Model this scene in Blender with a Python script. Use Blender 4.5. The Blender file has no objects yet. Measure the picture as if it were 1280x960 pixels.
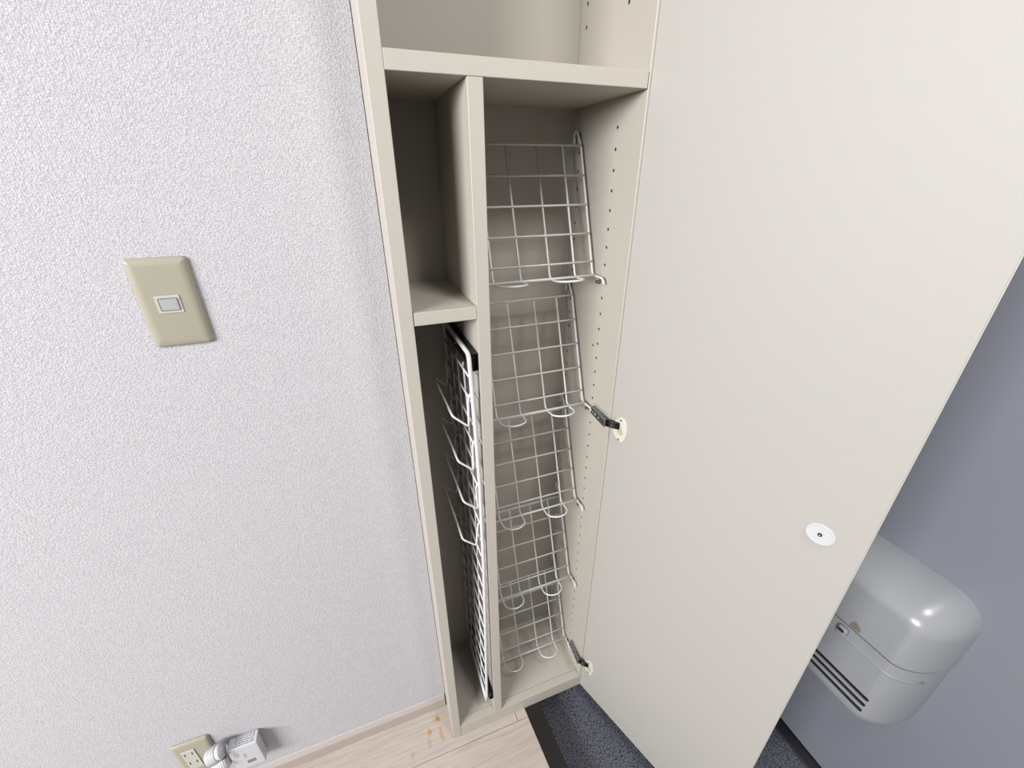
import bpy, bmesh, math, random
from mathutils import Vector, Matrix
random.seed(7)
scn = bpy.context.scene
col = scn.collection
PI = math.pi

# ---------------------------------------------------------------- camera
cam_d = bpy.data.cameras.new('camera')
cam = bpy.data.objects.new('camera', cam_d); col.objects.link(cam)
cam_d.sensor_width = 36.0
cam_d.lens = 519.28 / 1280.0 * 36.0
cam_d.clip_start = 0.01
RR = ((0.93638686, -0.35093403, -0.00499626),
      (-0.16109312, -0.41710542, -0.89446748),
      (0.31181511, 0.83837246, -0.44710509))
cam.matrix_world = Matrix(((RR[0][0], -RR[1][0], -RR[2][0], -0.06635),
                           (RR[0][1], -RR[1][1], -RR[2][1], -0.57297),
                           (RR[0][2], -RR[1][2], -RR[2][2], -0.10511),
                           (0, 0, 0, 1)))
scn.camera = cam

# ---------------------------------------------------------------- light and exposure
world = bpy.data.worlds.new('world'); scn.world = world
world.use_nodes = True
bg = world.node_tree.nodes['Background']
bg.inputs['Color'].default_value = (0.93, 0.95, 1.0, 1)
bg.inputs['Strength'].default_value = 0.025

def area(name, loc, target, sx, sy, power, color):
    d = bpy.data.lights.new(name, 'AREA'); d.shape = 'RECTANGLE'
    d.size = sx; d.size_y = sy; d.energy = power; d.color = color
    o = bpy.data.objects.new(name, d); col.objects.link(o)
    o.location = loc
    o.rotation_euler = (Vector(target) - Vector(loc)).to_track_quat('-Z', 'Y').to_euler()
    return o
area('window_light', (-2.9, -1.75, 0.60), (0.1, 0.0, -0.5), 1.8, 1.0, 112, (1.0, 0.99, 0.995))
area('ceiling_light', (0.46, -0.98, 0.93), (0.46, -0.98, -1.0), 0.35, 0.35, 10.5, (1.0, 0.985, 0.97))

scn.view_settings.view_transform = 'Standard'
scn.view_settings.look = 'None'
scn.view_settings.gamma = 1.0
scn.view_settings.use_curve_mapping = False
scn.view_settings.exposure = 1.06

# ---------------------------------------------------------------- materials
ALB = 0.6     # albedo of a photographed 'white' surface
def lin(c):
    return tuple(ALB * ((x / 255.0) / 12.92 if x / 255.0 <= 0.04045 else ((x / 255.0 + 0.055) / 1.055) ** 2.4) for x in c)

def mat(name, rgb, rough=0.5, metal=0.0, var=0.03, vscale=30.0, bump=0.0, bscale=200.0, spec=0.5, stretch=(1, 1, 1)):
    """Plain procedural surface: base colour with a little noise, optional fine bump."""
    m = bpy.data.materials.new(name); m.use_nodes = True
    nt = m.node_tree; N = nt.nodes; L = nt.links
    b = N['Principled BSDF']
    b.inputs['Roughness'].default_value = rough; b.inputs['Metallic'].default_value = metal
    b.inputs['Specular IOR Level'].default_value = spec
    tc = N.new('ShaderNodeTexCoord'); mp = N.new('ShaderNodeMapping'); mp.inputs['Scale'].default_value = stretch
    L.new(tc.outputs['Object'], mp.inputs['Vector'])
    no = N.new('ShaderNodeTexNoise'); no.inputs['Scale'].default_value = vscale; no.inputs['Detail'].default_value = 4
    L.new(mp.outputs['Vector'], no.inputs['Vector'])
    rp = N.new('ShaderNodeMix'); rp.data_type = 'RGBA'
    a = lin(rgb)
    rp.inputs['A'].default_value = (*[x * (1 - var) for x in a], 1)
    rp.inputs['B'].default_value = (*[min(1, x * (1 + var)) for x in a], 1)
    L.new(no.outputs['Fac'], rp.inputs['Factor']); L.new(rp.outputs['Result'], b.inputs['Base Color'])
    if bump:
        n2 = N.new('ShaderNodeTexNoise'); n2.inputs['Scale'].default_value = bscale; n2.inputs['Detail'].default_value = 3
        L.new(mp.outputs['Vector'], n2.inputs['Vector'])
        bp = N.new('ShaderNodeBump'); bp.inputs['Strength'].default_value = bump; bp.inputs['Distance'].default_value = 0.001
        L.new(n2.outputs['Fac'], bp.inputs['Height']); L.new(bp.outputs['Normal'], b.inputs['Normal'])
    return m

M = {}
M['cabinet'] = mat('cabinet_laminate', (215, 209, 197), 0.5, var=0.02, vscale=400, stretch=(1, 1, 0.1))
M['door'] = mat('door_laminate', (199, 196, 189), 0.6, var=0.012, vscale=60)
M['wire'] = mat('white_coated_wire', (250, 249, 248), 0.3, var=0.01)
M['frame_white'] = mat('white_coated_tube', (250, 250, 252), 0.28, var=0.01)
M['black'] = mat('black_steel', (22, 21, 20), 0.4, metal=0.3)
M['dark_steel'] = mat('dark_grey_steel', (128, 128, 124), 0.35, metal=0.2)
M['steel'] = mat('bright_steel', (225, 225, 222), 0.3, metal=0.3)
M['hole'] = mat('hole_shade', (20, 16, 12), 0.9)
M['cream'] = mat('cream_plastic', (238, 235, 218), 0.35, var=0.01)
M['cream_shade'] = mat('cream_plastic_shaded', (206, 200, 168), 0.4, var=0.01)
M['plate'] = mat('beige_switch_plate', (190, 186, 166), 0.35, var=0.02)
M['plate_light'] = mat('pale_switch_frame', (222, 221, 210), 0.35, var=0.01)
M['rocker'] = mat('grey_rocker', (200, 199, 200), 0.35, var=0.01)
M['white_plastic'] = mat('white_plastic', (232, 233, 238), 0.35, var=0.01)
M['print'] = mat('grey_print', (120, 120, 130), 0.6)
M['gap_dark'] = mat('slot_and_gap_black', (35, 35, 40), 0.6)  # black drawn for the shade in slots, gaps and seams
M['steel_door'] = mat('grey_painted_steel', (146, 149, 160), 0.38, var=0.015, vscale=300, bump=0.08, bscale=900)
M['mailbox'] = mat('grey_mailbox_plastic', (172, 175, 179), 0.27, var=0.01, bump=0.04, bscale=1500)
M['mail_shade'] = mat('mailbox_gap_shade', (12, 12, 14), 0.8)  # near-black put in for shade in the seam, vents and latch
M['stain'] = mat('adhesive_residue', (140, 130, 118), 0.8, var=0.2, vscale=200)
M['trim_dark'] = mat('dark_brown_trim', (18, 9, 8), 0.55, var=0.15, vscale=60, stretch=(1, 0.1, 1))
M['sill'] = mat('dark_rubber_sill', (40, 40, 48), 0.5)
M['base'] = mat('beige_baseboard', (205, 192, 182), 0.45, var=0.03, vscale=80, stretch=(0.1, 1, 1))
M['groove'] = mat('baseboard_groove_shade', (110, 96, 88), 0.8)
M['arm_side_shade'] = mat('shaded_arm_steel', (72, 72, 68), 0.4)
M['disc'] = mat('white_catch_disc', (224, 226, 230), 0.2, var=0.01)
M['plaster'] = mat('white_plaster', (215, 213, 212), 0.8)

def wallpaper():
    m = bpy.data.materials.new('woven_wallpaper'); m.use_nodes = True
    nt = m.node_tree; N = nt.nodes; L = nt.links
    b = N['Principled BSDF']; b.inputs['Roughness'].default_value = 0.75
    b.inputs['Specular IOR Level'].default_value = 0.25
    tc = N.new('ShaderNodeTexCoord')
    no = N.new('ShaderNodeTexNoise'); no.inputs['Scale'].default_value = 230; no.inputs['Detail'].default_value = 2
    L.new(tc.outputs['Object'], no.inputs['Vector'])
    ad = N.new('ShaderNodeMix'); ad.data_type = 'VECTOR'; ad.inputs['Factor'].default_value = 1.0
    sc = N.new('ShaderNodeVectorMath'); sc.operation = 'SCALE'; sc.inputs['Scale'].default_value = 0.0022
    L.new(no.outputs['Color'], sc.inputs[0])
    av = N.new('ShaderNodeVectorMath'); av.operation = 'ADD'
    L.new(tc.outputs['Object'], av.inputs[0]); L.new(sc.outputs['Vector'], av.inputs[1])
    mp = N.new('ShaderNodeMapping'); mp.inputs['Scale'].default_value = (1.0, 0.0, 1.25); L.new(av.outputs['Vector'], mp.inputs['Vector'])
    vo = N.new('ShaderNodeTexVoronoi'); vo.inputs['Scale'].default_value = 365; vo.inputs['Randomness'].default_value = 0.55
    L.new(mp.outputs['Vector'], vo.inputs['Vector'])
    n3 = N.new('ShaderNodeTexNoise'); n3.inputs['Scale'].default_value = 420; n3.inputs['Detail'].default_value = 2
    L.new(tc.outputs['Object'], n3.inputs['Vector'])
    m1 = N.new('ShaderNodeMath'); m1.operation = 'MULTIPLY'; m1.inputs[1].default_value = -1.6; L.new(vo.outputs['Distance'], m1.inputs[0])
    mh = N.new('ShaderNodeMath'); mh.operation = 'MULTIPLY_ADD'; mh.inputs[1].default_value = 1.3
    L.new(n3.outputs['Fac'], mh.inputs[0]); L.new(m1.outputs[0], mh.inputs[2])
    bp = N.new('ShaderNodeBump'); bp.inputs['Strength'].default_value = 0.62; bp.inputs['Distance'].default_value = 0.0006
    L.new(mh.outputs[0], bp.inputs['Height']); L.new(bp.outputs['Normal'], b.inputs['Normal'])
    mr = N.new('ShaderNodeMapRange'); mr.inputs['From Min'].default_value = -0.6; mr.inputs['From Max'].default_value = 0.5
    L.new(mh.outputs[0], mr.inputs['Value'])
    mx = N.new('ShaderNodeMix'); mx.data_type = 'RGBA'
    mx.inputs['A'].default_value = (*lin((208, 206, 211)), 1); mx.inputs['B'].default_value = (*lin((240, 239, 243)), 1)  # low spots of the weave darker, their fine shade put into the colour
    L.new(mr.outputs['Result'], mx.inputs['Factor']); L.new(mx.outputs['Result'], b.inputs['Base Color'])
    return m
M['wallpaper'] = wallpaper()

def wood():
    m = bpy.data.materials.new('pale_wood_flooring'); m.use_nodes = True
    nt = m.node_tree; N = nt.nodes; L = nt.links
    b = N['Principled BSDF']; b.inputs['Roughness'].default_value = 0.42
    tc = N.new('ShaderNodeTexCoord')
    mp = N.new('ShaderNodeMapping'); mp.inputs['Scale'].default_value = (2.5, 55, 1)
    L.new(tc.outputs['Object'], mp.inputs['Vector'])
    no = N.new('ShaderNodeTexNoise'); no.inputs['Scale'].default_value = 4; no.inputs['Detail'].default_value = 6; no.inputs['Distortion'].default_value = 0.6
    L.new(mp.outputs['Vector'], no.inputs['Vector'])
    rp = N.new('ShaderNodeValToRGB')
    rp.color_ramp.elements[0].position = 0.3; rp.color_ramp.elements[0].color = (*lin((204, 189, 177)), 1)
    rp.color_ramp.elements[1].position = 0.66; rp.color_ramp.elements[1].color = (*lin((224, 213, 202)), 1)
    L.new(no.outputs['Fac'], rp.inputs['Fac'])
    last = rp.outputs['Color']
    n2 = N.new('ShaderNodeTexNoise'); n2.inputs['Scale'].default_value = 160; L.new(tc.outputs['Object'], n2.inputs['Vector'])
    # rust spots soaked into the boards
    for (x, y, rx, ry, amt, c) in [(-0.0500, 0.0600, .0052, .0062, 1.0, (205, 142, 40)), (-0.0760, 0.0360, .0045, .0065, .85, (205, 150, 66)),
                                   (-0.0480, 0.0250, .0042, .0150, .55, (208, 158, 80)), (-0.1240, 0.0020, .0040, .0065, .55, (210, 158, 88)),
                                   (-0.0590, 0.0580, .0050, .0060, .35, (210, 158, 88)), (-0.0800, 0.0120, .0040, .0110, .3, (180, 140, 80)),
                                   (-0.0440, 0.0120, .0035, .0060, .45, (212, 148, 72))]:
        s = N.new('ShaderNodeVectorMath'); s.operation = 'SUBTRACT'; s.inputs[1].default_value = (x, y, 0)
        L.new(tc.outputs['Object'], s.inputs[0])
        d = N.new('ShaderNodeVectorMath'); d.operation = 'MULTIPLY'; d.inputs[1].default_value = (0.75 / rx, 0.75 / ry, 0)
        L.new(s.outputs['Vector'], d.inputs[0])
        ln = N.new('ShaderNodeVectorMath'); ln.operation = 'LENGTH'; L.new(d.outputs['Vector'], ln.inputs[0])
        aa = N.new('ShaderNodeMath'); aa.operation = 'MULTIPLY_ADD'; aa.inputs[1].default_value = 1.0; L.new(n2.outputs['Fac'], aa.inputs[0]); L.new(ln.outputs['Value'], aa.inputs[2])
        r = N.new('ShaderNodeMapRange'); r.inputs['From Min'].default_value = 0.75; r.inputs['From Max'].default_value = 1.75
        r.inputs['To Min'].default_value = amt; r.inputs['To Max'].default_value = 0.0; r.interpolation_type = 'SMOOTHSTEP'
        L.new(aa.outputs[0], r.inputs['Value'])
        mx = N.new('ShaderNodeMix'); mx.data_type = 'RGBA'; mx.inputs['B'].default_value = (*lin(c), 1)
        L.new(r.outputs['Result'], mx.inputs['Factor']); L.new(last, mx.inputs['A']); last = mx.outputs['Result']
    L.new(last, b.inputs['Base Color'])
    bp = N.new('ShaderNodeBump'); bp.inputs['Strength'].default_value = 0.15; bp.inputs['Distance'].default_value = 0.0005
    L.new(no.outputs['Fac'], bp.inputs['Height']); L.new(bp.outputs['Normal'], b.inputs['Normal'])
    return m
M['wood'] = wood()

def speckle():
    m = bpy.data.materials.new('speckled_entry_vinyl'); m.use_nodes = True
    nt = m.node_tree; N = nt.nodes; L = nt.links
    b = N['Principled BSDF']; b.inputs['Roughness'].default_value = 0.55
    tc = N.new('ShaderNodeTexCoord')
    n1 = N.new('ShaderNodeTexNoise'); n1.inputs['Scale'].default_value = 240; n1.inputs['Detail'].default_value = 3
    L.new(tc.outputs['Object'], n1.inputs['Vector'])
    r1 = N.new('ShaderNodeValToRGB'); e = r1.color_ramp.elements
    e[0].position = 0.36; e[0].color = (*lin((30, 30, 36)), 1)
    e[1].position = 0.60; e[1].color = (*lin((118, 120, 133)), 1)
    x = e.new(0.43); x.color = (*lin((76, 79, 92)), 1)
    L.new(n1.outputs['Fac'], r1.inputs['Fac']); L.new(r1.outputs['Color'], b.inputs['Base Color'])
    return m
M['speckle'] = speckle()

# ---------------------------------------------------------------- mesh helpers
def link(name, bm, m, parent=None, smooth=False):
    me = bpy.data.meshes.new(name); bmesh.ops.recalc_face_normals(bm, faces=bm.faces[:])
    bm.to_mesh(me); bm.free()
    me.materials.append(m if not isinstance(m, str) else M[m])
    if smooth:
        for p in me.polygons: p.use_smooth = True
    o = bpy.data.objects.new(name, me); col.objects.link(o)
    if parent is not None: o.parent = parent
    return o

def tag(o, label, cat=None, group=None):
    o['label'] = label
    if cat: o['category'] = cat
    if group: o['group'] = group
    return o

def empty(name, label=None, cat=None, group=None, loc=(0, 0, 0)):
    o = bpy.data.objects.new(name, None); col.objects.link(o); o.location = loc
    o.empty_display_size = 0.05
    if label: tag(o, label, cat, group)
    return o

def add_box(bm, x0, x1, y0, y1, z0, z1, bev=0.0, seg=2):
    v = [bm.verts.new((x, y, z)) for x in (x0, x1) for y in (y0, y1) for z in (z0, z1)]
    fs = [bm.faces.new([v[i] for i in q]) for q in ((0, 1, 3, 2), (4, 6, 7, 5), (0, 4, 5, 1), (2, 3, 7, 6), (0, 2, 6, 4), (1, 5, 7, 3))]
    bmesh.ops.recalc_face_normals(bm, faces=fs)
    if bev:
        ed = list({e for f in fs for e in f.edges})
        bmesh.ops.bevel(bm, geom=ed, offset=bev, segments=seg, affect='EDGES', profile=0.5)
    return bm

def box(name, x0, x1, y0, y1, z0, z1, m, parent=None, bev=0.0006, seg=1):
    return link(name, add_box(bmesh.new(), x0, x1, y0, y1, z0, z1, bev, seg), m, parent)

def add_prism(bm, pts, z0, z1):
    a = [bm.verts.new((x, y, z0)) for x, y in pts]; b = [bm.verts.new((x, y, z1)) for x, y in pts]
    n = len(pts); bm.faces.new(a[::-1]); bm.faces.new(b)
    for i in range(n): bm.faces.new((a[i], a[(i + 1) % n], b[(i + 1) % n], b[i]))
    return bm

def fillet(pts, rad, seg=5):
    """Round the inner corners of a polyline."""
    pts = [Vector(p) for p in pts]; out = [pts[0]]
    for i in range(1, len(pts) - 1):
        p, a, b = pts[i], pts[i - 1], pts[i + 1]
        da, db = a - p, b - p
        r = min(rad, da.length * 0.49, db.length * 0.49)
        s, e = p + da.normalized() * r, p + db.normalized() * r
        for k in range(seg + 1):
            t = k / seg
            out.append(s * (1 - t) ** 2 + p * 2 * t * (1 - t) + e * t * t)
    out.append(pts[-1]); return out

def add_tube(bm, pts, r, seg=8):
    pts = [Vector(p) for p in pts]; n = len(pts)
    tan = [(pts[min(i + 1, n - 1)] - pts[max(i - 1, 0)]).normalized() for i in range(n)]
    up = Vector((0, 0, 1)) if abs(tan[0].z) < 0.9 else Vector((1, 0, 0))
    nrm = (up - tan[0] * up.dot(tan[0])).normalized(); rings = []
    for i in range(n):
        nrm = (nrm - tan[i] * nrm.dot(tan[i])).normalized(); bi = tan[i].cross(nrm)
        rings.append([bm.verts.new(pts[i] + (nrm * math.cos(2 * PI * k / seg) + bi * math.sin(2 * PI * k / seg)) * r) for k in range(seg)])
    for i in range(n - 1):
        for k in range(seg):
            bm.faces.new((rings[i][k], rings[i][(k + 1) % seg], rings[i + 1][(k + 1) % seg], rings[i + 1][k]))
    bm.faces.new(rings[0][::-1]); bm.faces.new(rings[-1]); return bm

def wire(name, pts, r, m, parent, seg=8):
    return link(name, add_tube(bmesh.new(), pts, r, seg), m, parent, True)

def add_cyl(bm, a, b, r, seg=16):
    return add_tube(bm, [a, b], r, seg)

def rrect(w, h, r, seg=8):
    pts = []
    for cx, cy, a0 in ((w / 2 - r, h / 2 - r, 0), (-w / 2 + r, h / 2 - r, 90), (-w / 2 + r, -h / 2 + r, 180), (w / 2 - r, -h / 2 + r, 270)):
        for k in range(seg + 1):
            a = math.radians(a0 + 90 * k / seg); pts.append((cx + r * math.cos(a), cy + r * math.sin(a)))
    return pts

def pillow_bm(w, h, depth, rc, re, rings=8, base=0.0, seg=8, power=1.0):
    """Rounded-rectangle slab with a rounded-over front; local u, v in plane, n outwards."""
    bm = bmesh.new(); prev = None; first = None
    lev = [(0.0, 0.0)] + ([(0.0, base)] if base else [])
    for i in range(1, rings + 1):
        a = PI / 2 * i / rings
        lev.append((re * (1 - math.cos(a)), base + (depth - base) * math.sin(a) ** power))
    for ins, hh in lev:
        r = max(rc - ins, 0.0005)
        ring = [bm.verts.new((x, y, hh)) for x, y in rrect(w - 2 * ins, h - 2 * ins, r, seg)]
        if prev:
            n = len(ring)
            for k in range(n): bm.faces.new((prev[k], prev[(k + 1) % n], ring[(k + 1) % n], ring[k]))
        else: first = ring
        prev = ring
    bm.faces.new(prev); bm.faces.new(first[::-1]); return bm

def on_wall(u, z, y):   # plane facing -y: local (u, v, n) -> (x, z, -y)
    return Matrix(((1, 0, 0, u), (0, 0, -1, y), (0, 1, 0, z), (0, 0, 0, 1)))

def on_door(y, z, x):   # plane facing -x: local (u, v, n) -> (-y, z, -x)
    return Matrix(((0, 0, -1, x), (-1, 0, 0, y), (0, 1, 0, z), (0, 0, 0, 1)))

def structure(o, label=None):
    o['kind'] = 'structure'
    if label: o['label'] = label
    return o

def boolean_cut(o, cut_bm):
    me = bpy.data.meshes.new('cutter'); bmesh.ops.recalc_face_normals(cut_bm, faces=cut_bm.faces[:]); cut_bm.to_mesh(me); cut_bm.free()
    c = bpy.data.objects.new('cutter', me); col.objects.link(c)
    c.matrix_world = o.matrix_world.copy()
    md = o.modifiers.new('cut', 'BOOLEAN'); md.operation = 'DIFFERENCE'; md.solver = 'EXACT'; md.object = c
    dg = bpy.context.evaluated_depsgraph_get()
    new = bpy.data.meshes.new_from_object(o.evaluated_get(dg))
    o.modifiers.clear(); o.data = new
    bpy.data.objects.remove(c); return o

# ---------------------------------------------------------------- dimensions (metres; cabinet face y=0, eye level about z=-0.1)
XL0, XL1, XD0, XD1, XR, XR1 = -0.0196, 0.0, 0.0928, 0.1126, 0.3456, 0.3656
ZS0, ZS1, ZT1, ZT0, ZK, ZF = 0.0, 0.0196, -0.2749, -0.2939, -1.3677, -1.411
D, KT, W = 0.2028, 0.0201, 0.092
ZTOP = 0.62
ZG = -1.462        # entry floor
XE = 0.84          # steel entrance door face

# ---------------------------------------------------------------- setting
structure(box('wall_left', -2.2, XL0 - 0.001, W, W + 0.1, ZF - 0.05, ZTOP + 0.3, 'wallpaper', bev=0), 'white woven-textured wallpaper wall with the switch and outlet')
structure(box('wall_back', XL0 - 0.001, XE + 0.06, D + 0.02, D + 0.1, ZG - 0.05, ZTOP + 0.3, 'plaster', bev=0), 'plain wall behind the cabinet')
fl = structure(box('floor', -2.2, 0.177, -1.6, W + 0.02, ZF - 0.05, ZF - 0.004, 'trim_dark', bev=0), 'pale wood plank floor of the hallway')
structure(box('ceiling', -2.2, XE + 0.1, -1.6, W + 0.1, 0.96, 1.0, 'plaster', bev=0), 'white ceiling above the hallway')
# planks, laid along x with fine recessed joints
ys = [(-0.0222, -0.0222 + 0.150)] + [(-0.0222 - 0.15 * (i + 1), -0.0222 - 0.15 * i) for i in range(9)]
for i, (y0, y1) in enumerate(ys):
    cuts = {0: [0.1498], 1: [-0.62], 2: [-0.1]}.get(i, [-0.9 + 0.37 * (i % 3)])
    xs = [-2.2] + cuts + [0.178]
    for k in range(len(xs) - 1):
        sl0 = 0.07 * max(0, -y0); sl1 = 0.07 * max(0, -y1)
        bm = bmesh.new(); g = 0.0006
        last = k == len(xs) - 2
        xa = xs[k] + g; xb = xs[k + 1] - g
        yb = min(y1, W + 0.02) - g
        add_prism(bm, [(xa, y0 + g), (xb + (sl0 if last else 0), y0 + g), (xb + (sl1 if last else 0), yb), (xa, yb)], ZF - 0.004, ZF)
        link('plank', bm, 'wood', fl)
e = bmesh.new(); add_box(e, 0.1, XE + 0.06, -1.6, D + 0.02, ZG - 0.05, ZG)
ef = structure(link('floor', e, 'speckle'), 'dark speckled entry floor, one step below the wood')
bm = bmesh.new(); add_prism(bm, [(0.1775, 0.003), (0.1775 + 0.07 * 1.6, -1.6), (0.221 + 0.06 * 1.6, -1.6), (0.221, 0.003)], ZG, ZF + 0.0008)
structure(link('trim_1', bm, 'trim_dark'), 'dark brown step edge between wood floor and entry floor')  # dark trim, widened to take in the black shadow beside it
# baseboard with a stepped top
bm = bmesh.new()
prof = [(W, ZF + 0.0008), (W - 0.0095, ZF + 0.0008), (W - 0.0095, ZF + 0.0292), (W - 0.0075, ZF + 0.0296), (W - 0.0075, ZF + 0.0312), (W - 0.0095, ZF + 0.0316), (W - 0.0090, ZF + 0.0335), (W - 0.0030, ZF + 0.0400), (W, ZF + 0.0410)]
a = [bm.verts.new((-2.2, y, z)) for y, z in prof]; b = [bm.verts.new((XL0 - 0.0035, y, z)) for y, z in prof]
n = len(prof)
for i in range(n): bm.faces.new((a[i], a[(i + 1) % n], b[(i + 1) % n], b[i]))
bm.faces.new(a[::-1]); bm.faces.new(b)
bb = structure(link('baseboard_left', bm, 'base'), 'beige baseboard under the wallpaper')
box('sealant_bead', -2.2, XL0 - 0.003, W - 0.0016, W, ZF + 0.0404, ZF + 0.0418, 'white_plastic', bb, bev=0)
box('groove_shade', -2.2, XL0 - 0.0036, W - 0.0078, W - 0.0070, ZF + 0.0298, ZF + 0.0310, 'groove', bb, bev=0)  # darker strip laid in the groove as its shade

# steel entrance door and its sill
d1 = structure(box('door_1', XE, XE + 0.045, -1.25, 0.02, ZG + 0.012, ZTOP, 'steel_door', bev=0.001), 'grey painted steel entrance door')
structure(box('wall_right', XE, XE + 0.1, 0.022, D + 0.02, ZG, ZTOP + 0.3, 'plaster', bev=0), 'wall strip beside the entrance door')
bm = bmesh.new(); add_box(bm, XE - 0.028, XE + 0.045, -1.25, 0.02, ZG, ZG + 0.006, 0.001, 1)
structure(link('trim_2', bm, 'sill'), 'dark threshold strip under the entrance door')

# ---------------------------------------------------------------- the shoe cabinet
cab = empty('shoe_cabinet', 'tall beige built-in shoe cabinet with its door swung open', 'cabinet', loc=(XL0, 0, ZF))
bpy.context.view_layer.update()
class Local:      # children are modelled in scene coordinates, then hung under the cabinet
    @staticmethod
    def hang(o, parent):
        o.parent = parent; o.matrix_parent_inverse = Matrix.Translation(parent.matrix_world.translation).inverted(); return o
def cpart(name, x0, x1, y0, y1, z0, z1, m='cabinet', bev=0.0006):
    return Local.hang(box(name, x0, x1, y0, y1, z0, z1, m, bev=bev), cab)
cpart('side_panel', XL0, XL1, 0.0, D + 0.016, ZF, ZTOP)
rp = box('side_panel', XR, XR1, 0.0, D + 0.016, ZF, ZTOP, 'cabinet')
HOLES = []
bm = bmesh.new()
for y in (0.066, 0.1825):
    for k in range(-17, 49):
        z = 0.1078 - 0.02936 * k
        if 1 <= k <= 4 or z < -1.33: continue
        add_cyl(bm, (XR - 0.004, y, z), (XR + 0.012, y, z), 0.0028, 8); HOLES.append((y, z))
for y, z in ((0.0815, -0.4000),):
    add_cyl(bm, (XR - 0.004, y, z), (XR + 0.012, y, z), 0.0026, 8); HOLES.append((y, z))
boolean_cut(rp, bm); Local.hang(rp, cab)
bm = bmesh.new()      # dark fillings in the pin holes, colour put in for their shade
for y, z in HOLES: add_cyl(bm, (XR + 0.0006, y, z), (XR + 0.0115, y, z), 0.00275, 8)
o = Local.hang(link('pin_hole_shade', bm, 'hole'), cab); o['kind'] = 'stuff'
cpart('back_panel', XL1, XR, D, D + 0.016, ZF, ZTOP)
cpart('top_panel', XL1, XR, 0.0, D, ZTOP - 0.02, ZTOP)
cpart('shelf', XL1 + 0.0002, XR - 0.0012, 0.0, D, ZS0, ZS1)
cpart('shelf', XL1 + 0.0002, XR - 0.0012, 0.004, D, 0.330, 0.3496)
cpart('shelf', XL1 + 0.0012, XD0 - 0.0004, 0.0, D, ZT0, ZT1)
cpart('divider', XD0, XD1, 0.0, D, ZK, ZS0 - 0.0003)
cpart('floor_panel', XL1, XR, KT + 0.0008, D, ZK - 0.02, ZK)
cpart('kickboard', XL1 + 0.0006, XR - 0.0006, 0.0, KT, ZF + 0.0005, ZK)
# inner base behind the kickboard, standing on the entry floor
cpart('plinth', 0.215, XR1 - 0.012, 0.06, D, ZG, ZF - 0.0005)

# shelf pins carrying the wire racks
for k in range(5):
    for y, dz in ((0.0762, -0.2412), (0.1825, -0.0078)):
        z = -0.0341 - 0.2612 * k + dz
        bm = bmesh.new(); add_cyl(bm, (XR - 0.0085, y, z), (XR + 0.002, y, z), 0.0032, 12); add_cyl(bm, (XR - 0.0015, y, z), (XR - 0.0005, y, z), 0.0048, 12)
        Local.hang(link('support_pin', bm, 'dark_steel', smooth=False), cab)

# --- cabinet door, opened 109 degrees
DO = Vector((0.349, -0.001)); DD = Vector((0.3256, -0.9455)); DN = Vector((-0.9455, -0.3256))  # hinge line, along, inner-face normal
DW, DT = 0.4005, 0.0185
def dpt(s, n=0.0): return DO + DD * s + DN * n
s0 = -(DN.y * -DT) / DD.y
pts = [dpt(0), dpt(DW - 0.0008), dpt(DW, -0.0008), dpt(DW, -DT), dpt(s0, -DT)]
bm = add_prism(bmesh.new(), [tuple(p) for p in pts], ZF + 0.0035, ZTOP - 0.002)
door = Local.hang(link('door', bm, 'door'), cab)
bm = add_prism(bmesh.new(), [tuple(dpt(DW - 0.0002, -0.0012)), tuple(dpt(DW + 0.0006, -0.0012)), tuple(dpt(DW + 0.0006, -DT + 0.001)), tuple(dpt(DW - 0.0002, -DT + 0.001))], ZF + 0.004, ZTOP - 0.003)
eb = link('edge_band', bm, 'plate_light'); eb.parent = door; eb.matrix_parent_inverse = door.matrix_parent_inverse.copy()
DM = Matrix(((DD.x, 0, DN.x, DO.x), (DD.y, 0, DN.y, DO.y), (0, 1, 0, 0), (0, 0, 0, 1)))   # (s, z, n) -> world
def dpart(name, bm, m, parent, smooth=False):
    bm.transform(DM); o = link(name, bm, m, None, smooth); o.parent = parent; o.matrix_parent_inverse = cab_inv; return o
cab_inv = Matrix.Translation(cab.matrix_world.translation).inverted()
def under(o, parent):
    o.parent = parent; o.matrix_parent_inverse = cab_inv if parent is cab else Matrix.Identity(4); return o
# everything below a part of the cabinet: part itself has identity local matrix plus inverse, so children use identity
eb.matrix_parent_inverse = cab.matrix_world.inverted() @ cab.matrix_world
# catch disc with screw
bm = bmesh.new()
prof = [(0.0172, 0.0), (0.0172, 0.0012), (0.0160, 0.0020), (0.0135, 0.0016), (0.0, 0.0015)]
rings = []
for r, h in prof[:-1]: rings.append([bm.verts.new((0.3525 + r * math.cos(2 * PI * k / 40), -0.5377 + r * 0.93 * math.sin(2 * PI * k / 40), h)) for k in range(40)])
for i in range(len(rings) - 1):
    for k in range(40): bm.faces.new((rings[i][k], rings[i][(k + 1) % 40], rings[i + 1][(k + 1) % 40], rings[i + 1][k]))
bm.faces.new(rings[-1])
bm.transform(DM); o = link('catch_disc', bm, 'disc', door); o['label'] = 'round white plastic catch disc'
bm = bmesh.new(); add_cyl(bm, (0.3525, -0.5377, 0.001), (0.3525, -0.5377, 0.0024), 0.0027, 16); bm.transform(DM); link('screw', bm, 'black', door)
bm = bmesh.new(); add_cyl(bm, (0.3525, -0.5377, 0.002), (0.3525, -0.5377, 0.0030), 0.0009, 10); bm.transform(DM); link('screw', bm, 'steel', door)

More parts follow.
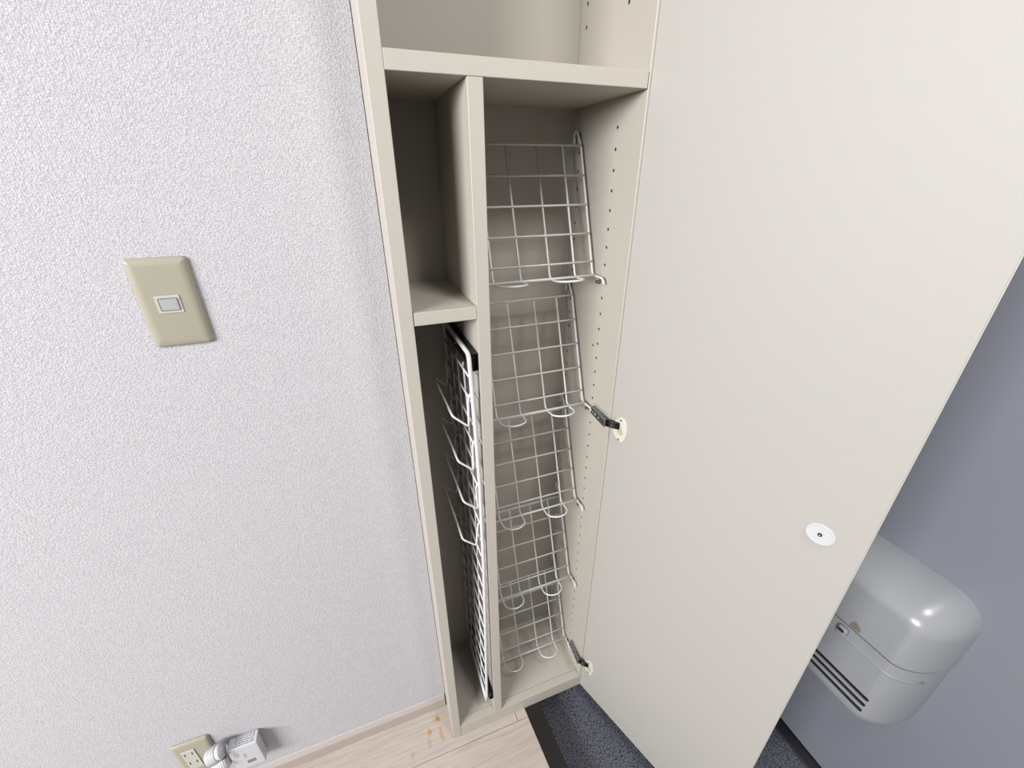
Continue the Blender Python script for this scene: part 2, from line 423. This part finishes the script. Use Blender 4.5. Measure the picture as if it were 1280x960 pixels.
# --- hinges: arm on the side panel, cream cup plate on the door
def make_hinge(zc):
    h = empty('hinge', None); h.parent = cab; h.matrix_parent_inverse = cab_inv
    def hp(name, bm, m, smooth=False): return link(name, bm, m, h, smooth)
    zt = zc + 0.0080; zb = zc - 0.0080
    bm = add_box(bmesh.new(), XR - 0.0028, XR, 0.002, 0.054, zb - 0.0025, zt + 0.0030, 0.0005, 1); hp('mounting_plate', bm, 'steel')
    # channel arm: outer side overlaid in a darker colour as shade, slotted top
    bm = bmesh.new()
    add_prism(bm, [(0.3345, 0.051), (XR - 0.0025, 0.051), (XR - 0.0025, 0.001), (0.3318, -0.006), (0.3306, -0.0058)], zb, zt)
    bmesh.ops.bevel(bm, geom=bm.edges[:], offset=0.0006, segments=1, affect='EDGES')
    hp('arm', bm, 'dark_steel')
    bm = bmesh.new()
    for t in (0.06, 0.2, 0.36, 0.62):
        y = 0.050 - 0.054 * t; x = 0.3345 - 0.0039 * t
        add_cyl(bm, (x - 0.0012, y, zc + 0.001), (x + 0.001, y, zc + 0.001), 0.0019 if t != 0.36 else 0.0026, 10)
    hp('screw', bm, 'steel')
    bm = bmesh.new(); add_prism(bm, [(0.3338 - 0.0004, 0.049), (0.3338 + 0.0002, 0.049), (0.3312, -0.005), (0.3304, -0.005)], zb + 0.0025, zt - 0.0025); hp('arm_side_shade', bm, 'arm_side_shade')
    bm = bmesh.new()
    for y in (0.006, 0.014, 0.0): add_box(bm, 0.3365, 0.3405, y, y + 0.0025, zt - 0.0005, zt + 0.0004)
    hp('slot', bm, 'black')
    # black link into the cup
    p0 = Vector((0.336, -0.002, zc)); q = dpt(0.021, 0.002); p1 = Vector((q.x, q.y, zc - 0.001)); qm = dpt(0.011, 0.0095)
    bm = bmesh.new()
    for dz in (-0.0045, 0.0, 0.0045): add_tube(bm, fillet([p0 + Vector((0, 0, dz)), Vector((qm.x, qm.y, zc + dz)), p1 + Vector((0, 0, dz))], 0.004), 0.0030, 8)
    hp('link', bm, 'black', True)
    # cup plate (s, z, n)
    zo = zc - 0.0075
    base = [(.021, .0255), (.029, .0245), (.0345, .018), (.0375, .009), (.0382, 0), (.0375, -.010), (.035, -.019), (.031, -.0262), (.026, -.0268), (.018, -.0235), (.0105, -.0165), (.0060, -.008), (.0050, 0), (.0060, .008), (.0095, .014), (.014, .019)]
    bm = bmesh.new(); lo = [bm.verts.new((s, zo + z, 0.0)) for s, z in base]; mid = [bm.verts.new((s, zo + z, 0.0016)) for s, z in base]
    cs, cz = .0215, -.001
    hi = [bm.verts.new((cs + (s - cs) * .93, zo + cz + (z - cz) * .95, 0.0026)) for s, z in base]
    nn = len(base)
    for A, B in ((lo, mid), (mid, hi)):
        for i in range(nn): bm.faces.new((A[i], A[(i + 1) % nn], B[(i + 1) % nn], B[i]))
    bm.faces.new(hi); bm.faces.new(lo[::-1]); bm.transform(DM); hp('cup_plate', bm, 'cream')
    bm = bmesh.new(); pr = rrect(0.021, 0.012, 0.005, 5)
    a = math.radians(-62)
    bm.faces.new([bm.verts.new((.0225 + x * math.cos(a) - y * math.sin(a), zo - .001 + x * math.sin(a) + y * math.cos(a), 0.0028)) for x, y in pr])
    r = bmesh.ops.extrude_face_region(bm, geom=bm.faces[:]); bmesh.ops.translate(bm, vec=(0, 0, -0.001), verts=[v for v in r['geom'] if isinstance(v, bmesh.types.BMVert)])
    bm.transform(DM); hp('cup_recess_shade', bm, 'cream_shade')  # darker cream patch on the plate, painted shade of its hollow
    for s, z in ((.0235, .0205), (.0225, -.0225)):
        bm = bmesh.new(); add_cyl(bm, (s, zo + z, 0.001), (s, zo + z, 0.0033), 0.0022, 12); bm.transform(DM); hp('plate_screw', bm, 'dark_steel')
    return h
bpy.context.view_layer.update()
make_hinge(-0.5257)
make_hinge(-1.2870)

# ---------------------------------------------------------------- five tilted wire shoe racks
X0R, X1R = 0.1206, 0.3376
RACK_WORD = ['topmost wire shoe rack, directly under the wide shelf', 'second wire shoe rack from the top, beside the upper door hinge',
             'middle one of the five wire shoe racks', 'fourth wire shoe rack from the top, below the middle one', 'lowest wire shoe rack, just above the cabinet floor']
def make_rack():
    root = empty('wire_shoe_rack'); R = 0.0018
    rail = [(.1875, -.020), (.1875, -.006), (.1825, .0005), (.1770, -.004), (.1624, -.025), (.0915, -.2290), (.0840, -.2320), (.0640, -.2310), (.0555, -.2320), (.0510, -.2405)]
    for x in (X0R, X1R):
        wire('side_rail', fillet([(x, y, z) for y, z in rail], 0.006), 0.0021, 'wire', root)
    for i in range(5):
        t = i / 4 * 0.905; y = .1624 + (.0915 - .1624) * t; z = -.025 + (-.229 + .025) * t
        wire('cross_wire', [(X0R, y - 0.002, z + 0.001), (X1R, y - 0.002, z + 0.001)], R, 'wire', root)
    wire('front_wire', [(X0R, .0800, -.2300), (X1R, .0800, -.2300)], 0.0023, 'wire', root)
    for xa, xb in ((.148, .1975), (.2525, .3015)):
        xm = (xa + xb) / 2; rr = (xb - xa) / 2
        arc = [(xm - rr * math.cos(PI * k / 14), .064 - 0.0205 * math.sin(PI * k / 14), -.2310 + 0.0028 * math.sin(PI * k / 14)) for k in range(15)]
        head = fillet([(xa, .1624, -.025), (xa, .0915, -.2290), (xa, .0820, -.2325), arc[0]], 0.008)
        tail = fillet([(xb, .1624, -.025), (xb, .0915, -.2290), (xb, .0820, -.2325), arc[-1]], 0.008)
        wire('heel_loop', head[:-1] + arc + tail[::-1][1:], R, 'wire', root)
    return root
proto = make_rack()
racks = []
def copy_tree(o):
    c = o.copy(); col.objects.link(c)
    for ch in o.children:
        d = ch.copy(); col.objects.link(d); d.parent = c
    return c
bpy.context.view_layer.update()
for i in range(5):
    r = proto if i == 0 else copy_tree(proto)
    r.location = (0, 0, -0.0341 - 0.2612 * i)
    tag(r, RACK_WORD[i], 'rack', 'wire shoe racks in the right-hand compartment'); racks.append(r)

# ---------------------------------------------------------------- pull-out slipper rack in the left compartment
sr = empty('slipper_rack', 'white wire pull-out slipper rack hanging on black rails in the narrow compartment', 'rack')
ZA, ZB = -0.3480, -1.3000
TUB = [(-.348, .0768), (-.489, .0812), (-.6056, .0838), (-.8155, .0832), (-1.0238, .0797), (-1.30, .0738)]
def bow(z):   # the wire panel bulges slightly towards the divider
    for (za, xa), (zb, xb) in zip(TUB, TUB[1:]):
        if za >= z >= zb: return xa + (xb - xa) * (z - za) / (zb - za)
    return TUB[0][1] if z > TUB[0][0] else TUB[-1][1]
YF, YB = 0.001, 0.184
N_ = 24
front = [(bow(ZA + (ZB - ZA) * k / N_), YF, ZA + (ZB - ZA) * k / N_) for k in range(N_ + 1)]
back = [(x, YB, z) for x, y, z in front]
loop = front[::-1][:-1] + [(bow(ZA), YF, ZA), (bow(ZA), YB, ZA)] + back[1:]
loop = front[::-1] + back
wire('frame', fillet(loop, 0.012), 0.0036, 'frame_white', sr, 10)
wire('frame_foot', [(bow(ZB), YF, ZB), (bow(ZB), YB, ZB)], 0.0036, 'frame_white', sr, 10)
zs = [-0.3854] + [-0.3854 - 0.04432 * k for k in range(1, 21)]
for z in zs:
    wire('cross_wire', [(bow(z) - 0.003, YF + 0.001, z), (bow(z) - 0.003, YB - 0.001, z)], 0.0017, 'frame_white', sr, 6)
for y in (0.045, 0.0905, 0.137):
    wire('upright_wire', [(bow(z) - 0.0003, y, z) for z in [-.378 - .0458 * k for k in range(21)]], 0.0016, 'frame_white', sr, 6)
for k in range(4):
    z = -0.4140 - 0.0915 * k; b0 = bow(z) - 0.0770; dx = (0, .0012, .003, -.004)[k]
    def prof(y): return [(b0 + .088, y, z - .013), (b0 + .084, y, z - .001), (b0 + .0765, y, z), (b0 + .0705, y, z - .010), (b0 + .0690 + dx, y, z - .064), (b0 + .0430 + dx, y, z - .0385)]
    wire('slipper_bar', fillet(prof(YF + 0.002) + prof(0.165)[::-1], 0.006, 4), 0.0019, 'frame_white', sr, 8)
for k in range(4):
    z = -0.8000 - 0.0255 * k; y = 0.165; x0 = 0.056
    pr = [(x0 + .027, y, z - .010), (x0 + .0275, y, z + .008), (x0 + .0225, y, z + .006), (x0 + .0195, y, z - .024), (x0 + .001, y, z - .0125)]
    wire('slipper_hook', fillet(pr, 0.004, 4), 0.0014, 'frame_white', sr, 6)
for (z0, z1) in ((-.3790, -.3500), (-1.3080, -1.2800)):
    bm = bmesh.new()      # telescopic rail: outer C profile with a smaller inner track
    pts = [(XD0 - .0002, z1), (XD0 - .0105, z1), (XD0 - .0105, z1 - .006), (XD0 - .0085, z1 - .006), (XD0 - .0085, z1 - .002), (XD0 - .0025, z1 - .002),
           (XD0 - .0025, z0 + .002), (XD0 - .0085, z0 + .002), (XD0 - .0085, z0 + .006), (XD0 - .0105, z0 + .006), (XD0 - .0105, z0), (XD0 - .0002, z0)]
    a = [bm.verts.new((x, 0.004, z)) for x, z in pts]; b = [bm.verts.new((x, D - 0.004, z)) for x, z in pts]; n = len(pts)
    for i in range(n): bm.faces.new((a[i], a[(i + 1) % n], b[(i + 1) % n], b[i]))
    bm.faces.new(a[::-1]); bm.faces.new(b)
    rl = link('slide_rail', bm, 'black', sr)
    zm = (z0 + z1) / 2
    box('inner_track', XD0 - .0125, XD0 - .0045, 0.006, D - 0.01, zm - .0085, zm + .0085, 'black', rl)
    for y in (0.02, 0.10):
        bm = bmesh.new(); add_cyl(bm, (XD0 - .0150, y, zm), (XD0 - .0120, y, zm), 0.0022, 10); link('rail_screw', bm, 'steel', rl)

# ---------------------------------------------------------------- wall switch
sw = empty('light_switch', 'beige wall switch plate with a small grey rocker on white wallpaper', 'switch')
bm = pillow_bm(0.0680, 0.1172, 0.0068, 0.006, 0.011, 7, base=0.0015); bm.transform(on_wall(-0.3000, -0.2526, W)); link('switch_plate', bm, 'plate', sw, True)
bm = pillow_bm(0.0280, 0.0232, 0.0014, 0.0006, 0.0005, 2); bm.transform(on_wall(-0.3005, -0.2530, W - 0.0064)); link('switch_frame', bm, 'plate_light', sw)
bm = pillow_bm(0.0218, 0.0168, 0.0016, 0.0005, 0.0005, 2); bm.transform(Matrix.Translation((0, 0, 0)) @ on_wall(-0.3003, -0.2530, W - 0.0070)); link('rocker_gap', bm, 'gap_dark', sw)
bm = pillow_bm(0.0208, 0.0158, 0.0022, 0.0005, 0.0007, 2); bm.transform(on_wall(-0.2999, -0.2530, W - 0.0070)); rk = link('rocker', bm, 'rocker', sw)
bm = bmesh.new(); add_tube(bm, [(-0.2930 + 0.0012 * math.cos(t * PI / 8), W - 0.0093, -0.2530 + 0.0030 * math.sin(t * PI / 8)) for t in range(17)], 0.00025, 6); link('rocker_mark', bm, 'white_plastic', rk)

# ---------------------------------------------------------------- outlet, adapter and its cord
ou = empty('wall_outlet', 'beige double wall outlet plate low on the wall, left of the white adapter', 'outlet')
bm = pillow_bm(0.0690, 0.1172, 0.0068, 0.006, 0.009, 7, base=0.0015); bm.transform(on_wall(-0.5560, -1.2310, W)); link('outlet_plate', bm, 'plate', ou, True)
bm = pillow_bm(0.0250, 0.0700, 0.0016, 0.0006, 0.0005, 2); bm.transform(on_wall(-0.5645, -1.2310, W - 0.0062)); md = link('socket_module', bm, 'plate_light', ou)
box('module_gap', -0.5522, -0.5514, W - 0.0072, W - 0.0060, -1.2662, -1.1955, 'gap_dark', ou, bev=0)
for z in (-1.2085, -1.2415):
    for x in (-0.5715, -0.5585):
        box('slot', x - 0.0010, x + 0.0010, W - 0.0080, W - 0.0070, z - 0.0042, z + 0.0042, 'gap_dark', md, bev=0)
ad = empty('power_adapter', 'white box-shaped plug-in adapter with grey printed text beside the outlet', 'adapter')
AX0, AX1, AY0, AY1, AZ0, AZ1 = -0.4930, -0.4360, 0.0645, W - 0.001, -1.3020, -1.2180
bm = add_box(bmesh.new(), AX0, AX1, AY0, AY1, AZ0, AZ1, 0.0022, 3); link('adapter_body', bm, 'white_plastic', ad)
box('body_seam', AX1 - 0.0006, AX1 + 0.0003, W - 0.0062, W - 0.0052, AZ0 + 0.004, AZ1 - 0.003, 'gap_dark', ad, bev=0)
# tiny print: unreadable lines on the top face and the front
bm = bmesh.new()
for r in range(5):
    y = AY0 + 0.0045 + 0.0043 * r; x = AX0 + 0.012 + 0.002 * (r % 2)
    while x < AX1 - 0.006:
        w = random.uniform(0.002, 0.006); x1 = min(x + w, AX1 - 0.004)
        add_box(bm, x, x1, y, y + 0.0019, AZ1 - 0.0004, AZ1 + 0.0001); x = x1 + random.uniform(0.0008, 0.002)
link('top_print', bm, 'print', ad)
bm = bmesh.new()
for r, (x, z0, z1) in enumerate([(-0.4845, -1.248, -1.231), (-0.4812, -1.251, -1.230), (-0.4778, -1.249, -1.234), (-0.4690, -1.262, -1.244), (-0.4655, -1.260, -1.246)]):
    z = z0
    while z < z1:
        h = random.uniform(0.0015, 0.004); add_box(bm, x, x + 0.0013, AY0 - 0.0001, AY0 + 0.0004, z, min(z + h, z1)); z += h + 0.0009
link('front_print', bm, 'print', ad)
for k in range(5):
    box('vent_slot_shade', -0.4675 + 0.0034 * k, -0.4658 + 0.0034 * k, AY0 - 0.0002, AY0 + 0.001, -1.2860, -1.2745, 'gap_dark', ad, bev=0)  # black bars on the face, drawn for the shade in open slits
# plug with ribbed strain relief, and the ribbed cord bundle under it
def ribbed(c0, axis, n, pitch, r, rib, flat=1.0):
    bm = bmesh.new(); ax = Vector(axis).normalized(); up = Vector((0, 0, 1)); u = (up - ax * up.dot(ax)).normalized(); v = ax.cross(u)
    prev = None; first = None; steps = n * 6
    for i in range(steps + 1):
        t = i / 6.0; rr = r + rib * math.cos(2 * PI * t) * (1 if 0 < i < steps else 0)
        rr *= 1 - 0.25 * (abs(i / steps - 0.5) * 2) ** 4
        c = Vector(c0) + ax * (t * pitch)
        ring = [bm.verts.new(c + u * math.cos(2 * PI * k / 20) * rr + v * math.sin(2 * PI * k / 20) * rr * flat) for k in range(20)]
        if prev:
            for k in range(20): bm.faces.new((prev[k], prev[(k + 1) % 20], ring[(k + 1) % 20], ring[k]))
        else: first = ring
        prev = ring
    bm.faces.new(first[::-1]); bm.faces.new(prev); return bm
link('ribbed_plug', ribbed((-0.5265, 0.066, -1.2150), (0.94, 0.0, 0.30), 7, 0.0034, 0.0185, 0.0006, 0.95), 'white_plastic', ad, True)
bm = bmesh.new(); add_tube(bm, [(-0.5065, 0.066, -1.2087), (-0.5030, 0.066, -1.2075), (-0.5000, 0.066, -1.2065), (-0.4990, 0.066, -1.2062)], 0.0150, 20)
link('plug_cap', bm, 'white_plastic', ad, True)
bm = bmesh.new(); add_cyl(bm, (-0.5250, 0.066, -1.2380), (-0.4990, 0.066, -1.2310), 0.0035, 10); link('cord_shade_band', bm, 'black', ad, True)  # black rod put in for the shadow band between plug and bundle
link('ribbed_cord_bundle', ribbed((-0.5260, 0.068, -1.2590), (0.94, 0.0, 0.30), 8, 0.0036, 0.0170, 0.0006, 0.9), 'white_plastic', ad, True)

# ---------------------------------------------------------------- mail box on the entrance door
mb = empty('mail_box', 'grey plastic mail receiving box mounted on the steel entrance door', 'mail box', loc=(0, 0, 0))
MW, MH, MD = 0.360, 0.370, 0.106
MY, MZ = -0.437 + MW / 2, -0.757 - MH / 2
def shell(scale=0.0):
    bm = pillow_bm(MW - 2 * scale, MH - 2 * scale, MD - scale, 0.060 - scale, 0.050, 14, base=0.004, seg=14)
    bm.transform(on_door(MY, MZ, XE)); return bm
ZSEAM = -0.9020
def cut_half(bm, z, keep_above):
    r = bmesh.ops.bisect_plane(bm, geom=bm.verts[:] + bm.edges[:] + bm.faces[:], plane_co=(0, 0, z), plane_no=(0, 0, 1), clear_inner=keep_above, clear_outer=not keep_above)
    ed = [g for g in r['geom_cut'] if isinstance(g, bmesh.types.BMEdge)]
    bmesh.ops.holes_fill(bm, edges=ed, sides=0); return bm
lid = link('lid', cut_half(shell(), ZSEAM + 0.0012, True), 'mailbox', mb, False)
body = link('box_body', cut_half(shell(0.0012), ZSEAM - 0.0014, False), 'mailbox', mb, False)
link('seam_shade', cut_half(cut_half(shell(0.0007), ZSEAM + 0.0014, False), ZSEAM - 0.0012, True), 'mail_shade', mb)  # dark strip set in for the shade of the lid seam
bm = bmesh.new()
for k in range(3):
    z = -1.0235 - 0.0180 * k
    pr = rrect(0.240, 0.0108, 0.0052, 4)
    a = [bm.verts.new((XE - MD - 0.01, -0.276 - x   , z + y)) for x, y in pr]; c = [bm.verts.new((XE - MD + 0.030, -0.276 - x, z + y)) for x, y in pr]
    n = len(pr)
    for i in range(n): bm.faces.new((a[i], a[(i + 1) % n], c[(i + 1) % n], c[i]))
    bm.faces.new(a[::-1]); bm.faces.new(c)
boolean_cut(body, bm)
for k in range(3):
    z = -1.0235 - 0.0180 * k
    bm = bmesh.new(); add_box(bm, XE - MD + 0.0035, XE - MD + 0.029, -0.276 - 0.119, -0.276 + 0.119, z - 0.0052, z + 0.0052)
    link('vent_slot_shade', bm, 'mail_shade', body)  # black filler inside the vent, put in for its shade
for o in (lid, body):
    for p in o.data.polygons: p.use_smooth = True
    try: o.data.set_sharp_from_angle(angle=math.radians(28))
    except Exception: pass
# raised rib that follows the body round its corner
def rib_path(z, off):
    pts = []
    bmv = []
    for i in range(40):
        y = MY + MW / 2 - 0.06 - (MW - 0.06) * i / 39.0
        d = y - (MY - MW / 2)
        t = max(0.0, min(1.0, 1 - d / 0.050)); h = 0.004 + (MD - 0.0052) * math.sqrt(max(0.0, 1 - t * t)) if d < 0.05 else MD - 0.0012
        if d < 0.006: break
        pts.append((XE - h + off, y, z))
    return pts
wire('rib', rib_path(-0.9330, 0.0002), 0.0014, 'mailbox', body, 6)
# latch tab on the body, just below the lid
bm = pillow_bm(0.019, 0.021, 0.012, 0.006, 0.004, 5, base=0.004); bm.transform(on_door(-0.314, -0.9200, XE - MD + 0.0005)); lt = link('latch', bm, 'mailbox', mb, True)
bm = pillow_bm(0.013, 0.0065, 0.0010, 0.003, 0.001, 2); bm.transform(on_door(-0.314, -0.9130, XE - MD - 0.0114)); link('latch_recess_shade', bm, 'mail_shade', lt, False)  # dark patch on the latch, painted as the shade of a recess
# dried glue mark above the latch
bm = bmesh.new()
pl = [(-0.318, -0.8990), (-0.336, -0.8980), (-0.337, -0.8880), (-0.330, -0.8830), (-0.325, -0.8800), (-0.319, -0.8870)]
bm.faces.new([bm.verts.new((XE - MD - 0.0003, y, z)) for y, z in pl]); link('glue_mark', bm, 'stain', mb)
